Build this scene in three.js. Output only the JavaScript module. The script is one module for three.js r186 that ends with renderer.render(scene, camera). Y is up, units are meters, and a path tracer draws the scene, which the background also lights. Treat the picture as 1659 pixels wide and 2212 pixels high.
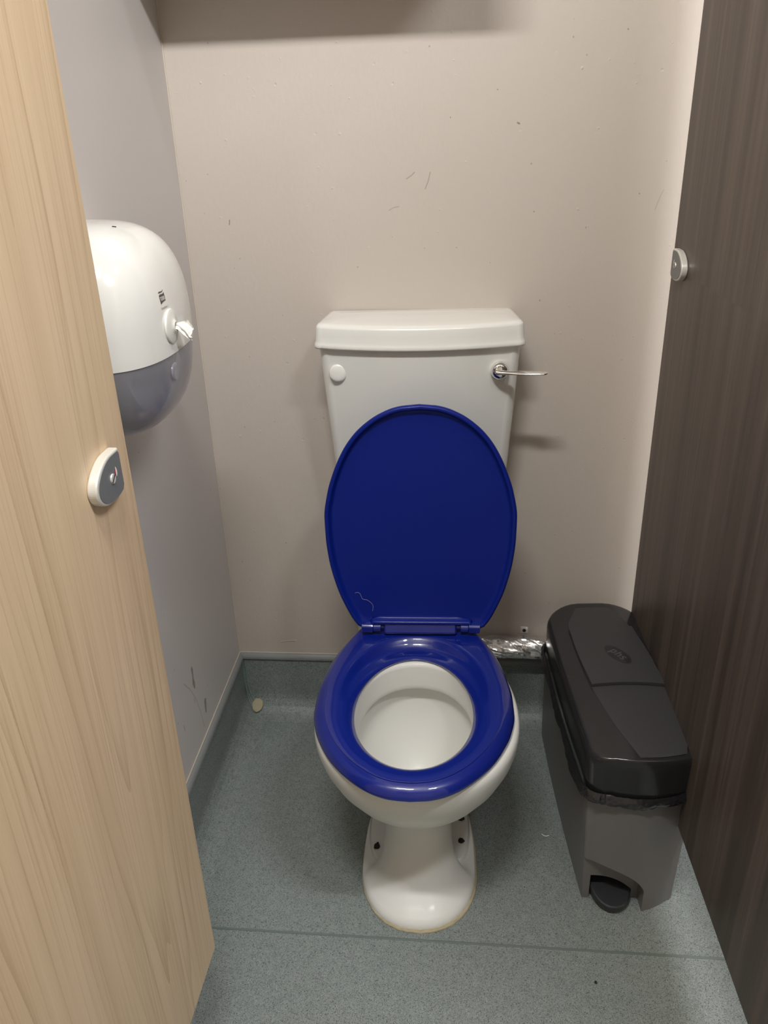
import * as THREE from 'three';
import { mergeGeometries, toCreasedNormals, mergeVertices } from 'three/addons/utils/BufferGeometryUtils.js';
import { RoundedBoxGeometry } from 'three/addons/geometries/RoundedBoxGeometry.js';
import { ImprovedNoise } from 'three/addons/math/ImprovedNoise.js';
import { RectAreaLightUniformsLib } from 'three/addons/lights/RectAreaLightUniformsLib.js';
import { Brush, Evaluator, SUBTRACTION } from 'three-bvh-csg';

// ---------------------------------------------------------------- camera, light, exposure
const scene = new THREE.Scene();
scene.background = new THREE.Color(0x000000);
const camera = new THREE.PerspectiveCamera(64.42, 1659 / 2212, 0.02, 20);
camera.rotation.order = 'YXZ';
camera.position.set(0.0663, 1.377, 1.6805);
camera.rotation.set(-0.445, 0.0953, -0.0333);
const renderer = new THREE.WebGLRenderer({ antialias: true });
renderer.toneMapping = THREE.LinearToneMapping;
renderer.toneMappingExposure = 0.80;
renderer.shadowMap.enabled = true;
RectAreaLightUniformsLib.init();

// lamps: [x, y, z, length along x, width along z, intensity, colour]
const CEIL = 2.62;
const LAMPS = [
  { at: [-0.13, 1.45], size: [0.50, 0.07], power: 270, tilt: 0.62, color: 0xfcfbf8, label: 'short white ceiling batten lamp over the cubicle doorway' },
  { at: [0.88, 1.50], size: [0.60, 0.08], power: 260, tilt: 0, color: 0xf8faff, label: 'long white ceiling batten lamp in the room behind the cubicle' },
  { at: [1.05, 0.75], size: [0.45, 0.10], power: 40, tilt: 0, color: 0xf8faff, label: 'white ceiling batten lamp beyond the dark door' },
];

// ---------------------------------------------------------------- helpers
let seed = 7;
const rnd = () => { seed = (seed * 1664525 + 1013904223) >>> 0; return seed / 4294967296; };
const noise = new ImprovedNoise();
const N = (x, y = 0, z = 0) => noise.noise(x, y, z);
const taken = {};
const numbered = (n) => { const k = (taken[n] = (taken[n] ?? -1) + 1); return k ? `${n}_${String(k).padStart(3, '0')}` : n; };
function mesh(name, geo, mat, parent) {
  const m = new THREE.Mesh(geo, mat);
  m.name = numbered(name); m.castShadow = m.receiveShadow = true;
  (parent || scene).add(m);
  return m;
}
function group(name, pos = [0, 0, 0], ry = 0) {
  const g = new THREE.Group(); g.name = numbered(name);
  g.position.set(...pos); g.rotation.y = ry; scene.add(g);
  return g;
}
function tag(o, label, category, grp) { Object.assign(o.userData, { label, category }); if (grp) o.userData.group = grp; return o; }
function structure(o, label) { o.userData.kind = 'structure'; if (label) o.userData.label = label; return o; }
const lerp = (a, b, t) => a + (b - a) * t;
const smooth = (t) => { t = Math.min(1, Math.max(0, t)); return t * t * (3 - 2 * t); };
function table(pts, x) {            // monotone piecewise interpolation, Catmull-Rom style
  const n = pts.length;
  if (x <= pts[0][0]) return pts[0][1];
  if (x >= pts[n - 1][0]) return pts[n - 1][1];
  let i = 0; while (x > pts[i + 1][0]) i++;
  const [x0, y0] = pts[i], [x1, y1] = pts[i + 1], h = x1 - x0, d = (y1 - y0) / h;
  const sl = (j) => {
    if (j === 0) return (pts[1][1] - pts[0][1]) / (pts[1][0] - pts[0][0]);
    if (j === n - 1) return (pts[n - 1][1] - pts[n - 2][1]) / (pts[n - 1][0] - pts[n - 2][0]);
    const a = (pts[j][1] - pts[j - 1][1]) / (pts[j][0] - pts[j - 1][0]), b = (pts[j + 1][1] - pts[j][1]) / (pts[j + 1][0] - pts[j][0]);
    return a * b <= 0 ? 0 : 2 * a * b / (a + b);
  };
  const t = (x - x0) / h, m0 = sl(i) * h, m1 = sl(i + 1) * h;
  return (2 * t ** 3 - 3 * t * t + 1) * y0 + (t ** 3 - 2 * t * t + t) * m0 + (-2 * t ** 3 + 3 * t * t) * y1 + (t ** 3 - t * t) * m1;
}
// skin a list of rings (arrays of [x,y,z], same length); options close the rings and cap the ends
function loft(rings, { closed = true, loop = false, capA = false, capB = false, crease = 0 } = {}) {
  const n = rings[0].length, pos = [], idx = [], uv = [];
  rings.forEach((r, i) => r.forEach((p, j) => { pos.push(...p); uv.push(j / n, i / rings.length); }));
  const R = rings.length, lim = closed ? n : n - 1;
  for (let i = 0; i < (loop ? R : R - 1); i++) for (let j = 0; j < lim; j++) {
    const a = i * n + j, b = i * n + (j + 1) % n, k = (i + 1) % R, c = k * n + j, d = k * n + (j + 1) % n;
    idx.push(a, b, d, a, d, c);
  }
  const cap = (r, flip) => {
    const c = pos.length / 3, m = [0, 0, 0];
    rings[r].forEach((p) => { for (let k = 0; k < 3; k++) m[k] += p[k] / n; });
    pos.push(...m); uv.push(0.5, 0.5);
    const s = pos.length / 3;
    rings[r].forEach((p) => { pos.push(...p); uv.push(0.5, 0.5); });
    for (let j = 0; j < n; j++) { const a = s + j, b = s + (j + 1) % n; flip ? idx.push(c, a, b) : idx.push(c, b, a); }
  };
  if (capA) cap(0, false);
  if (capB) cap(R - 1, true);
  let g = new THREE.BufferGeometry();
  g.setAttribute('position', new THREE.Float32BufferAttribute(pos, 3));
  g.setAttribute('uv', new THREE.Float32BufferAttribute(uv, 2));
  g.setIndex(idx);
  g.computeVertexNormals();
  if (crease) g = toCreasedNormals(g, crease);
  return g;
}
function orient(g) {                // flip the winding of a closed mesh whose volume comes out negative
  const p = g.attributes.position, ix = g.index; let v = 0;
  const at = (k) => (ix ? ix.getX(k) : k), cnt = ix ? ix.count : p.count;
  const A = new THREE.Vector3(), B = new THREE.Vector3(), C = new THREE.Vector3();
  for (let k = 0; k < cnt; k += 3) { A.fromBufferAttribute(p, at(k)); B.fromBufferAttribute(p, at(k + 1)); C.fromBufferAttribute(p, at(k + 2)); v += A.dot(B.cross(C)); }
  if (v < 0) {
    if (ix) { for (let k = 0; k < cnt; k += 3) { const t = ix.getX(k + 1); ix.setX(k + 1, ix.getX(k + 2)); ix.setX(k + 2, t); } g.computeVertexNormals(); }
    else { const q = mergeVertices(g); return orient(q); }
  }
  return g;
}
function boxUV(g) {                 // planar uv in metres by the dominant normal
  const p = g.attributes.position, n = g.attributes.normal, uv = new Float32Array(p.count * 2);
  for (let i = 0; i < p.count; i++) {
    const ax = Math.abs(n.getX(i)), ay = Math.abs(n.getY(i)), az = Math.abs(n.getZ(i));
    const x = p.getX(i), y = p.getY(i), z = p.getZ(i);
    if (ax >= ay && ax >= az) { uv[2 * i] = z; uv[2 * i + 1] = y; } else if (ay >= az) { uv[2 * i] = x; uv[2 * i + 1] = z; } else { uv[2 * i] = x; uv[2 * i + 1] = y; }
  }
  g.setAttribute('uv', new THREE.BufferAttribute(uv, 2));
  return g;
}
const box = (w, h, d, x, y, z) => boxUV(new THREE.BoxGeometry(w, h, d).translate(x, y, z));
function tube(points, r, seg = 48, rad = 10) {
  return new THREE.TubeGeometry(new THREE.CatmullRomCurve3(points.map((p) => new THREE.Vector3(...p))), seg, r, rad, false);
}
function extrude(shape, depth, bevel = 0, seg = 3, curve = 24) {
  return new THREE.ExtrudeGeometry(shape, { depth: depth - 2 * bevel, bevelEnabled: bevel > 0, bevelThickness: bevel, bevelSize: bevel, bevelOffset: -bevel, bevelSegments: seg, curveSegments: curve }).translate(0, 0, bevel);
}
// texture from a per-pixel function f(u in 0..1, v in 0..1) -> [r,g,b] sRGB 0..255
function texture(w, h, f, srgb = true) {
  const d = new Uint8Array(w * h * 4);
  for (let j = 0; j < h; j++) for (let i = 0; i < w; i++) {
    const c = f(i, j), k = 4 * (j * w + i);
    d[k] = Math.max(0, Math.min(255, c[0])); d[k + 1] = Math.max(0, Math.min(255, c[1])); d[k + 2] = Math.max(0, Math.min(255, c[2])); d[k + 3] = 255;
  }
  const t = new THREE.DataTexture(d, w, h, THREE.RGBAFormat);
  t.wrapS = t.wrapT = THREE.RepeatWrapping; t.magFilter = THREE.LinearFilter; t.minFilter = THREE.LinearMipmapLinearFilter; t.generateMipmaps = true;
  if (srgb) t.colorSpace = THREE.SRGBColorSpace;
  t.needsUpdate = true;
  return t;
}
const metres = (t, w, h, ox = 0, oy = 0) => { t.repeat.set(1 / w, 1 / h); t.offset.set(ox, oy); return t; };

// ---------------------------------------------------------------- materials
const std = (o) => new THREE.MeshStandardMaterial(o);
const phy = (o) => new THREE.MeshPhysicalMaterial(o);

// speckled vinyl: a grey-green ground with dark and pale grains about a millimetre across
function vinylTexture() {
  const S = 1536, a = new Float32Array(S * S * 1).fill(0);
  const dab = (n, amp, r0, r1) => {
    for (let k = 0; k < n; k++) {
      const cx = rnd() * S, cy = rnd() * S, r = lerp(r0, r1, rnd() ** 2), e = 0.5 + rnd(), an = rnd() * 3.14, v = amp * (0.5 + 0.7 * rnd());
      const ca = Math.cos(an), sa = Math.sin(an), R = Math.ceil(r * 1.6);
      for (let y = -R; y <= R; y++) for (let x = -R; x <= R; x++) {
        const p = (x * ca + y * sa) / (r * e), q = (-x * sa + y * ca) / (r / e), d = p * p + q * q;
        if (d < 1) a[((Math.round(cy) + y + S) % S) * S + (Math.round(cx) + x + S) % S] += v * Math.min(1, 1.6 * (1 - d));
      }
    }
  };
  dab(52000, -46, 1.3, 3.4); dab(36000, 26, 1.3, 3.2); dab(5000, -55, 2.2, 4.2); dab(1200, 40, 1.8, 3.2);
  return texture(S, S, (i, j) => {
    const v = a[j * S + i] + 5 * N(i * 0.012, j * 0.012, 3) + (rnd() - 0.5) * 14;
    return [132 + v, 139.5 + v * 0.98, 136 + v * 0.96];
  });
}
const vinylMap = metres(vinylTexture(), 0.37, 0.37);
const M = {};
M.floor = std({ map: vinylMap, roughness: 0.5, bumpMap: vinylMap, bumpScale: 0.0002 });
M.cove = M.floor;
// painted plaster: even paint with roller stipple, a few nibs and brush ridges in the relief
const paintBump = (() => {
  const S = 1024, nib = new Float32Array(S * S);
  for (let k = 0; k < 70; k++) {
    const x = rnd() * S | 0, y = rnd() * S | 0, r = 1 + rnd() * 2, h = (rnd() < 0.75 ? 1 : -1) * (60 + 60 * rnd());
    for (let b = -4; b <= 4; b++) for (let a = -4; a <= 4; a++) nib[((y + b + S) % S) * S + (x + a + S) % S] += h * Math.exp(-(a * a + b * b) / (r * r));
  }
  return texture(S, S, (i, j) => {
    const v = 120 + 16 * N(i * 0.09, j * 0.05, 1) + 10 * N(i * 0.3, j * 0.25, 2) + 26 * N(i * 0.012, j * 0.01, 5) + nib[j * S + i];
    return [v, v, v];
  }, false);
})();
metres(paintBump, 0.7, 0.7);
function paintTexture(base, dots, marks) {      // one texture over a 1.4 x 1.4 m piece of wall
  const S = 1400, c = document.createElement('canvas'); c.width = c.height = S;
  const g = c.getContext('2d');
  g.fillStyle = `rgb(${base.join(',')})`; g.fillRect(0, 0, S, S);
  for (let k = 0; k < dots; k++) {
    const s = rnd() < 0.5 ? [80, 74, 70] : [225, 215, 205];
    g.fillStyle = `rgba(${s.join(',')},${0.25 + 0.4 * rnd()})`;
    g.beginPath(); g.ellipse(rnd() * S, rnd() * S, 0.6 + 1.2 * rnd(), 0.5 + 0.8 * rnd(), rnd() * 3, 0, 7); g.fill();
  }
  marks(g, S);
  const t = new THREE.CanvasTexture(c); t.colorSpace = THREE.SRGBColorSpace; t.wrapS = t.wrapT = THREE.RepeatWrapping;
  return t;
}
const px = 1000;                                 // texture pixels per metre of wall
function scratch(g, S, pts, col, w) {            // pts in wall metres: [across, height]
  g.strokeStyle = col; g.lineWidth = w; g.lineCap = 'round'; g.beginPath();
  pts.forEach(([x, y], i) => (i ? g.lineTo(x * px, S - y * px) : g.moveTo(x * px, S - y * px)));
  g.stroke();
}
const WB = [199, 189, 179], WL = [206, 200, 196];
const backMap = paintTexture(WB, 170, (g, S) => {
  const X = 0.7;                                  // texture x = wall x + 0.7
  scratch(g, S, [[X - 0.367, 0.2065], [X - 0.35, 0.2105], [X - 0.3255, 0.2135]], 'rgba(232,226,214,.9)', 1.6);
  scratch(g, S, [[X - 0.367, 0.2050], [X - 0.345, 0.2090], [X - 0.33, 0.2085]], 'rgba(95,86,78,.8)', 1.0);
  scratch(g, S, [[X - 0.014, 1.2925], [X - 0.02, 1.287], [X - 0.03, 1.281]], 'rgba(120,110,102,.7)', 1.1);
  scratch(g, S, [[X + 0.016, 1.292], [X + 0.012, 1.276], [X + 0.006, 1.262]], 'rgba(120,110,102,.7)', 1.1);
  scratch(g, S, [[X - 0.065, 1.225], [X - 0.055, 1.230], [X - 0.045, 1.2315]], 'rgba(120,110,102,.6)', 1.0);
  scratch(g, S, [[X + 0.455, 1.25], [X + 0.448, 1.232], [X + 0.443, 1.215]], 'rgba(120,110,102,.5)', 0.9);
  scratch(g, S, [[X - 0.385, 1.205], [X - 0.384, 1.214]], 'rgba(90,80,75,.8)', 1.3);
  scratch(g, S, [[X + 0.178, 1.372], [X + 0.181, 1.3705]], 'rgba(110,100,92,.7)', 3);
});
metres(backMap, 1.4, 1.4, 0.5, 0);
const leftMap = paintTexture(WL, 70, (g, S) => {
  const blot = (pts, col) => { g.fillStyle = col; g.beginPath(); pts.forEach(([x, y], i) => (i ? g.lineTo(x * px, S - y * px) : g.moveTo(x * px, S - y * px))); g.fill(); };
  blot([[0.331, 0.372], [0.326, 0.36], [0.330, 0.34], [0.326, 0.326], [0.329, 0.312], [0.336, 0.318], [0.340, 0.332], [0.335, 0.35], [0.337, 0.366]], 'rgba(128,122,112,.7)');
  blot([[0.285, 0.252], [0.278, 0.247], [0.281, 0.232], [0.287, 0.214], [0.293, 0.219], [0.292, 0.235], [0.291, 0.248]], 'rgba(128,122,112,.75)');
  scratch(g, S, [[0.385, 0.366], [0.36, 0.335], [0.335, 0.29], [0.32, 0.24], [0.312, 0.195]], 'rgba(140,134,126,.55)', 2.0);
  scratch(g, S, [[0.42, 0.29], [0.418, 0.275]], 'rgba(128,122,112,.7)', 2.2);
  scratch(g, S, [[0.345, 0.30], [0.344, 0.286]], 'rgba(128,122,112,.6)', 2.0);
});
metres(leftMap, 1.4, 1.4, 0, 0);
M.wallBack = std({ map: backMap, roughness: 0.5, bumpMap: paintBump, bumpScale: 0.0015 });
M.wallLeft = std({ map: leftMap, roughness: 0.45, bumpMap: paintBump, bumpScale: 0.0006 });
M.wallPlain = std({ color: 0xc6bcae, roughness: 0.6 });
M.ceiling = std({ color: 0xd8d4cc, roughness: 0.8 });
M.trim = std({ color: 0x858887, roughness: 0.45 });
M.weld = std({ color: 0x69746f, roughness: 0.3 });
M.weldGreen = std({ color: 0x748a83, roughness: 0.35 });
M.sealant = std({ color: 0xcfc4b4, roughness: 0.5 });

// pale ash laminate: long straight fibres, wandering growth lines and a few cathedral arches
const ashMap = texture(1600, 2048, (i, j) => {
  const u = i / 1600 * 0.8, v = j / 2048 * 2.0;          // metres: u toward the free edge (0.8), v up from the foot
  const wob = 0.012 * N(v * 1.6, u * 2.5, 4) + 0.004 * N(v * 5, u * 9, 9);
  const d = Math.abs(u - 0.655 + wob + 0.006 * (v - 0.3)), ph = 1000 * d * d / (1 + d / 0.06) - 2.8 * v + 1.6 * N(u * 7, v * 0.5, 7) + 0.5 * N(u * 40, v * 2.0, 1);
  const f = ph - Math.floor(ph), line = f ** 5, id = Math.floor(ph);
  const str = Math.max(0, 0.45 + 0.9 * N(u * 6 + id * 7.3, v * 1.3, 12 + id * 1.7));
  const fine = (ph * 3.1) % 1, hair = Math.max(0, N(u * 330 + 0.6 * N(u * 30, v * 3, 5), v * 2.2, 17) - 0.12);
  const fib = N(u * 520, v * 7, 3), band = N(u * 22, v * 0.8, 8), broad = N(u * 6, v * 0.5, 21);
  const tan = N(u * 60, v * 1.2, 40);
  const k = -24 * line * str - 24 * hair - 3 * Math.abs(fine) * str + 4 * fib + 7 * band + 6 * broad + 5 * tan;
  return [214 + k, 189 + k * 1.06, 156 + k * 1.12];
});
metres(ashMap, 0.8, 2.0, 0.5, 0.5);
M.ash = std({ map: ashMap, roughness: 0.42, bumpMap: ashMap, bumpScale: 0.00025 });
// dark wenge laminate: soft vertical bands with fine fibre
const wengeMap = texture(1024, 1024, (i, j) => {
  const u = i / 1024 * 0.5, v = j / 1024 * 1.6;
  const k = 11 * N(u * 45, v * 0.7, 2) + 12 * N(u * 17, v * 0.6, 6) + 7 * N(u * 140, v * 1.6, 4) + 6 * N(u * 420, v * 7, 9);
  return [82 + 1.6 * k, 72 + k * 1.48, 65 + k * 1.36];
});
metres(wengeMap, 0.5, 1.6);
M.wenge = std({ map: wengeMap, roughness: 0.38, bumpMap: wengeMap, bumpScale: 0.00012 });

M.china = phy({ color: 0xe6e5df, roughness: 0.26, clearcoat: 0.35, clearcoatRoughness: 0.06 });
M.chinaBowl = phy({ color: 0xe6e5df, roughness: 0.42, clearcoat: 0.10, clearcoatRoughness: 0.12, specularIntensity: 0.6 });
M.blueLid = phy({ color: new THREE.Color().setRGB(0.003, 0.014, 0.20), roughness: 0.38, clearcoat: 0.12, clearcoatRoughness: 0.12, specularIntensity: 0.35 });
M.blue = phy({ color: new THREE.Color().setRGB(0.003, 0.014, 0.20), roughness: 0.34, clearcoat: 0.9, clearcoatRoughness: 0.06, specularIntensity: 0.6 });
M.chrome = std({ color: 0xf2f2f2, metalness: 1, roughness: 0.06 });
M.satin = std({ color: 0xd9d7cf, metalness: 0.25, roughness: 0.35 });
M.lockFace = std({ color: 0x777a7a, metalness: 0.15, roughness: 0.36 });
M.foil = std({ color: 0xe8e8ea, metalness: 1, roughness: 0.27, flatShading: false });
M.whitePlastic = phy({ color: 0xe9e8e2, roughness: 0.16, clearcoat: 0.7, clearcoatRoughness: 0.05 });
M.dullWhite = std({ color: 0xe6e4dc, roughness: 0.4 });
M.smoke = phy({ color: 0xd2d2da, roughness: 0.2, transmission: 0.72, thickness: 0, ior: 1.45 });
M.darkPlastic = std({ color: 0x2b2d31, roughness: 0.5 });
M.binBody = std({ color: 0x737170, roughness: 0.42 });
M.binGloss = phy({ color: 0x28282a, roughness: 0.18 });  // colour darkened for the dark surroundings that the skirt reflects
M.binMatte = phy({ color: 0x3c3c3d, roughness: 0.62, sheen: 0.25, sheenRoughness: 0.6, sheenColor: new THREE.Color(0x8a8a8a) });  // same plastic as the glossy lid, colour lightened for scattered light and dust
M.binDark = std({ color: 0x2b2c30, roughness: 0.4 });
M.bag = phy({ color: 0x1d1d20, roughness: 0.28, clearcoat: 0.4, clearcoatRoughness: 0.2 });
M.rubber = std({ color: 0x15151a, roughness: 0.6 });
M.mortar = (() => { const t = texture(256, 256, (i, j) => { const k = 26 * N(i * 0.09, j * 0.09, 1) + 18 * N(i * 0.3, j * 0.3, 2); return [176 + k, 166 + k, 138 + k]; }); return std({ map: t, roughness: 0.8, bumpMap: t, bumpScale: 0.001 }); })();
M.rust = std({ color: 0x2e2620, roughness: 0.9 });
M.paper = std({ color: 0xf1efe8, roughness: 0.9, side: THREE.DoubleSide });
M.red = std({ color: 0xb01030, roughness: 0.4 });

// ---------------------------------------------------------------- room shell
const XL = -0.476, XR = 1.55, ZB = 3.0, T = 0.1;
structure(mesh('floor', box(XR - XL + 2 * T, T, ZB + 2 * T, (XL + XR) / 2, -T / 2, ZB / 2), M.floor));
structure(mesh('ceiling', box(XR - XL + 2 * T, T, ZB + 2 * T, (XL + XR) / 2, CEIL + T / 2, ZB / 2), M.ceiling));
structure(mesh('wall_back', box(XR - XL + 2 * T, CEIL, T, (XL + XR) / 2, CEIL / 2, -T / 2), M.wallBack));
structure(mesh('wall_left', box(T, CEIL, ZB, XL - T / 2, CEIL / 2, ZB / 2), M.wallLeft));
structure(mesh('wall_right', box(T, CEIL, ZB, XR + T / 2, CEIL / 2, ZB / 2), M.wallPlain));
structure(mesh('wall_front', box(XR - XL + 2 * T, CEIL, T, (XL + XR) / 2, CEIL / 2, ZB + T / 2), M.wallPlain));
// box added above the view; its underside throws the shadow along the wall top
structure(mesh('trim_1', boxUV(new RoundedBoxGeometry(0.59, CEIL - 1.69, 0.24, 2, 0.004).translate(XL + 0.295, (CEIL + 1.69) / 2, 0.12)), M.wallPlain), 'added shadow-casting box above the view, over the toilet');

// coved vinyl skirting with a grey capping strip
function covedSkirting(len) {         // local: runs along +x, wall at z=0, room toward +z
  const prof = []; const Rr = 0.05, th = 0.006, top = 0.160;
  prof.push([th, top]);
  for (let k = 0; k <= 14; k++) { const a = Math.PI * 0.5 * k / 14; prof.push([th + Rr - Rr * Math.cos(a), 0.0012 + Rr - Rr * Math.sin(a)]); }
  prof.push([th + Rr + 0.004, 0.0002], [0, 0.0002], [0, top]);
  const s = new THREE.Shape(prof.map(([a, b]) => new THREE.Vector2(a, b)));
  const g = new THREE.ExtrudeGeometry(s, { depth: len, bevelEnabled: false });   // shape x -> z, extrude z -> x
  g.applyMatrix4(new THREE.Matrix4().makeBasis(new THREE.Vector3(0, 0, 1), new THREE.Vector3(0, 1, 0), new THREE.Vector3(1, 0, 0)));
  let q = g.index ? g.toNonIndexed() : g;
  q = orient(mergeVertices(q.deleteAttribute('uv').deleteAttribute('normal')));
  q = toCreasedNormals(q, 0.5);
  const p = q.attributes.position, uv = new Float32Array(p.count * 2);
  for (let i = 0; i < p.count; i++) { uv[2 * i] = p.getX(i); const z = p.getZ(i), y = p.getY(i); uv[2 * i + 1] = y > 0.05 ? 0.13 + y : 0.18 - z + y * 0.4; }
  q.setAttribute('uv', new THREE.BufferAttribute(uv, 2));
  return q;
}
function capStrip(len) {
  const s = new THREE.Shape();
  s.moveTo(0, 0.158); s.lineTo(0.010, 0.158); s.quadraticCurveTo(0.0125, 0.160, 0.011, 0.164); s.quadraticCurveTo(0.007, 0.172, 0.002, 0.1735); s.lineTo(0, 0.1735);
  const g = new THREE.ExtrudeGeometry(s, { depth: len, bevelEnabled: false, curveSegments: 6 });
  g.applyMatrix4(new THREE.Matrix4().makeBasis(new THREE.Vector3(0, 0, 1), new THREE.Vector3(0, 1, 0), new THREE.Vector3(1, 0, 0)));
  return toCreasedNormals(orient(mergeVertices(g.deleteAttribute('uv').deleteAttribute('normal'))), 0.6);
}
const skB = structure(mesh('baseboard_back', covedSkirting(XR - XL), M.cove)); skB.position.set(XL, 0, 0);
mesh('capping_strip', capStrip(XR - XL), M.trim, skB).userData.label = 'grey capping strip';
const skL = structure(mesh('baseboard_left', covedSkirting(ZB), M.cove)); skL.position.set(XL, 0, ZB); skL.rotation.y = Math.PI / 2;
mesh('capping_strip', capStrip(ZB), M.trim, skL).userData.label = 'grey capping strip';
{ // weld bead where the two skirtings meet, and the bead of filler up the wall corner
  const line = (dx, dz) => { const pts = []; for (let k = 0; k <= 20; k++) { const t = k / 20, o = 0.030 * Math.max(0, (t - 0.55) / 0.45) ** 2.2; pts.push([XL + 0.0065 + 0.5 * o + dx + 0.0005 * N(k * 0.7, 1 + dx * 300), lerp(0.158, 0.044, t), 0.0065 + 0.5 * o + dz]); } return tube(pts, 0.0010, 60, 6); };
  structure(mesh('trim_2', mergeGeometries([line(0.005, 0), line(0, 0.004)]), M.weldGreen), 'weld bead in the skirting corner');
  const pt2 = []; for (let k = 0; k <= 60; k++) { const t = k / 60; pt2.push([XL + 0.0008 + 0.0005 * N(k * 0.9, 4), lerp(0.174, 1.65, t), 0.0008 + 0.0005 * N(k * 1.1, 9)]); }
  structure(mesh('trim_3', tube(pt2, 0.0014, 240, 6), M.sealant), 'thin bead of filler in the wall corner');
  const pt3 = []; for (let k = 0; k <= 40; k++) { const t = k / 40; pt3.push([lerp(XL, -0.15, t), 0.1742 + 0.0006 * N(k * 0.8, 2), 0.0012]); }
  structure(mesh('trim_4', tube(pt3, 0.0011, 120, 6), M.sealant), 'chipped paint edge above the back skirting');
  const pt4 = []; for (let k = 0; k <= 40; k++) { const t = k / 40; pt4.push([XL + 0.0012, 0.1742 + 0.0006 * N(k * 0.8, 8), lerp(0, 0.6, t)]); }
  structure(mesh('trim_5', tube(pt4, 0.0012, 120, 6), M.sealant), 'chipped paint edge above the left skirting');
}
// welded floor joint
{
  const s = mesh('weld_strip', (() => { const g = new RoundedBoxGeometry(1.9, 0.0020, 0.0046, 2, 0.0007); return g; })(), M.weld, scene.getObjectByName('floor'));
  s.position.set(0.52, 0.0004, 0.6612); s.rotation.y = -0.009;
  s.userData.label = 'pale weld line across the floor';
}

// ---------------------------------------------------------------- toilet
const toilet = tag(group('toilet', [0, 0, 0.3], 0.0213), 'white china toilet with a blue seat, raised blue lid and tapered cistern', 'toilet');
const Z0 = 0.3;                                    // toilet-local z = wall distance - Z0
const RING = 96;
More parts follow.
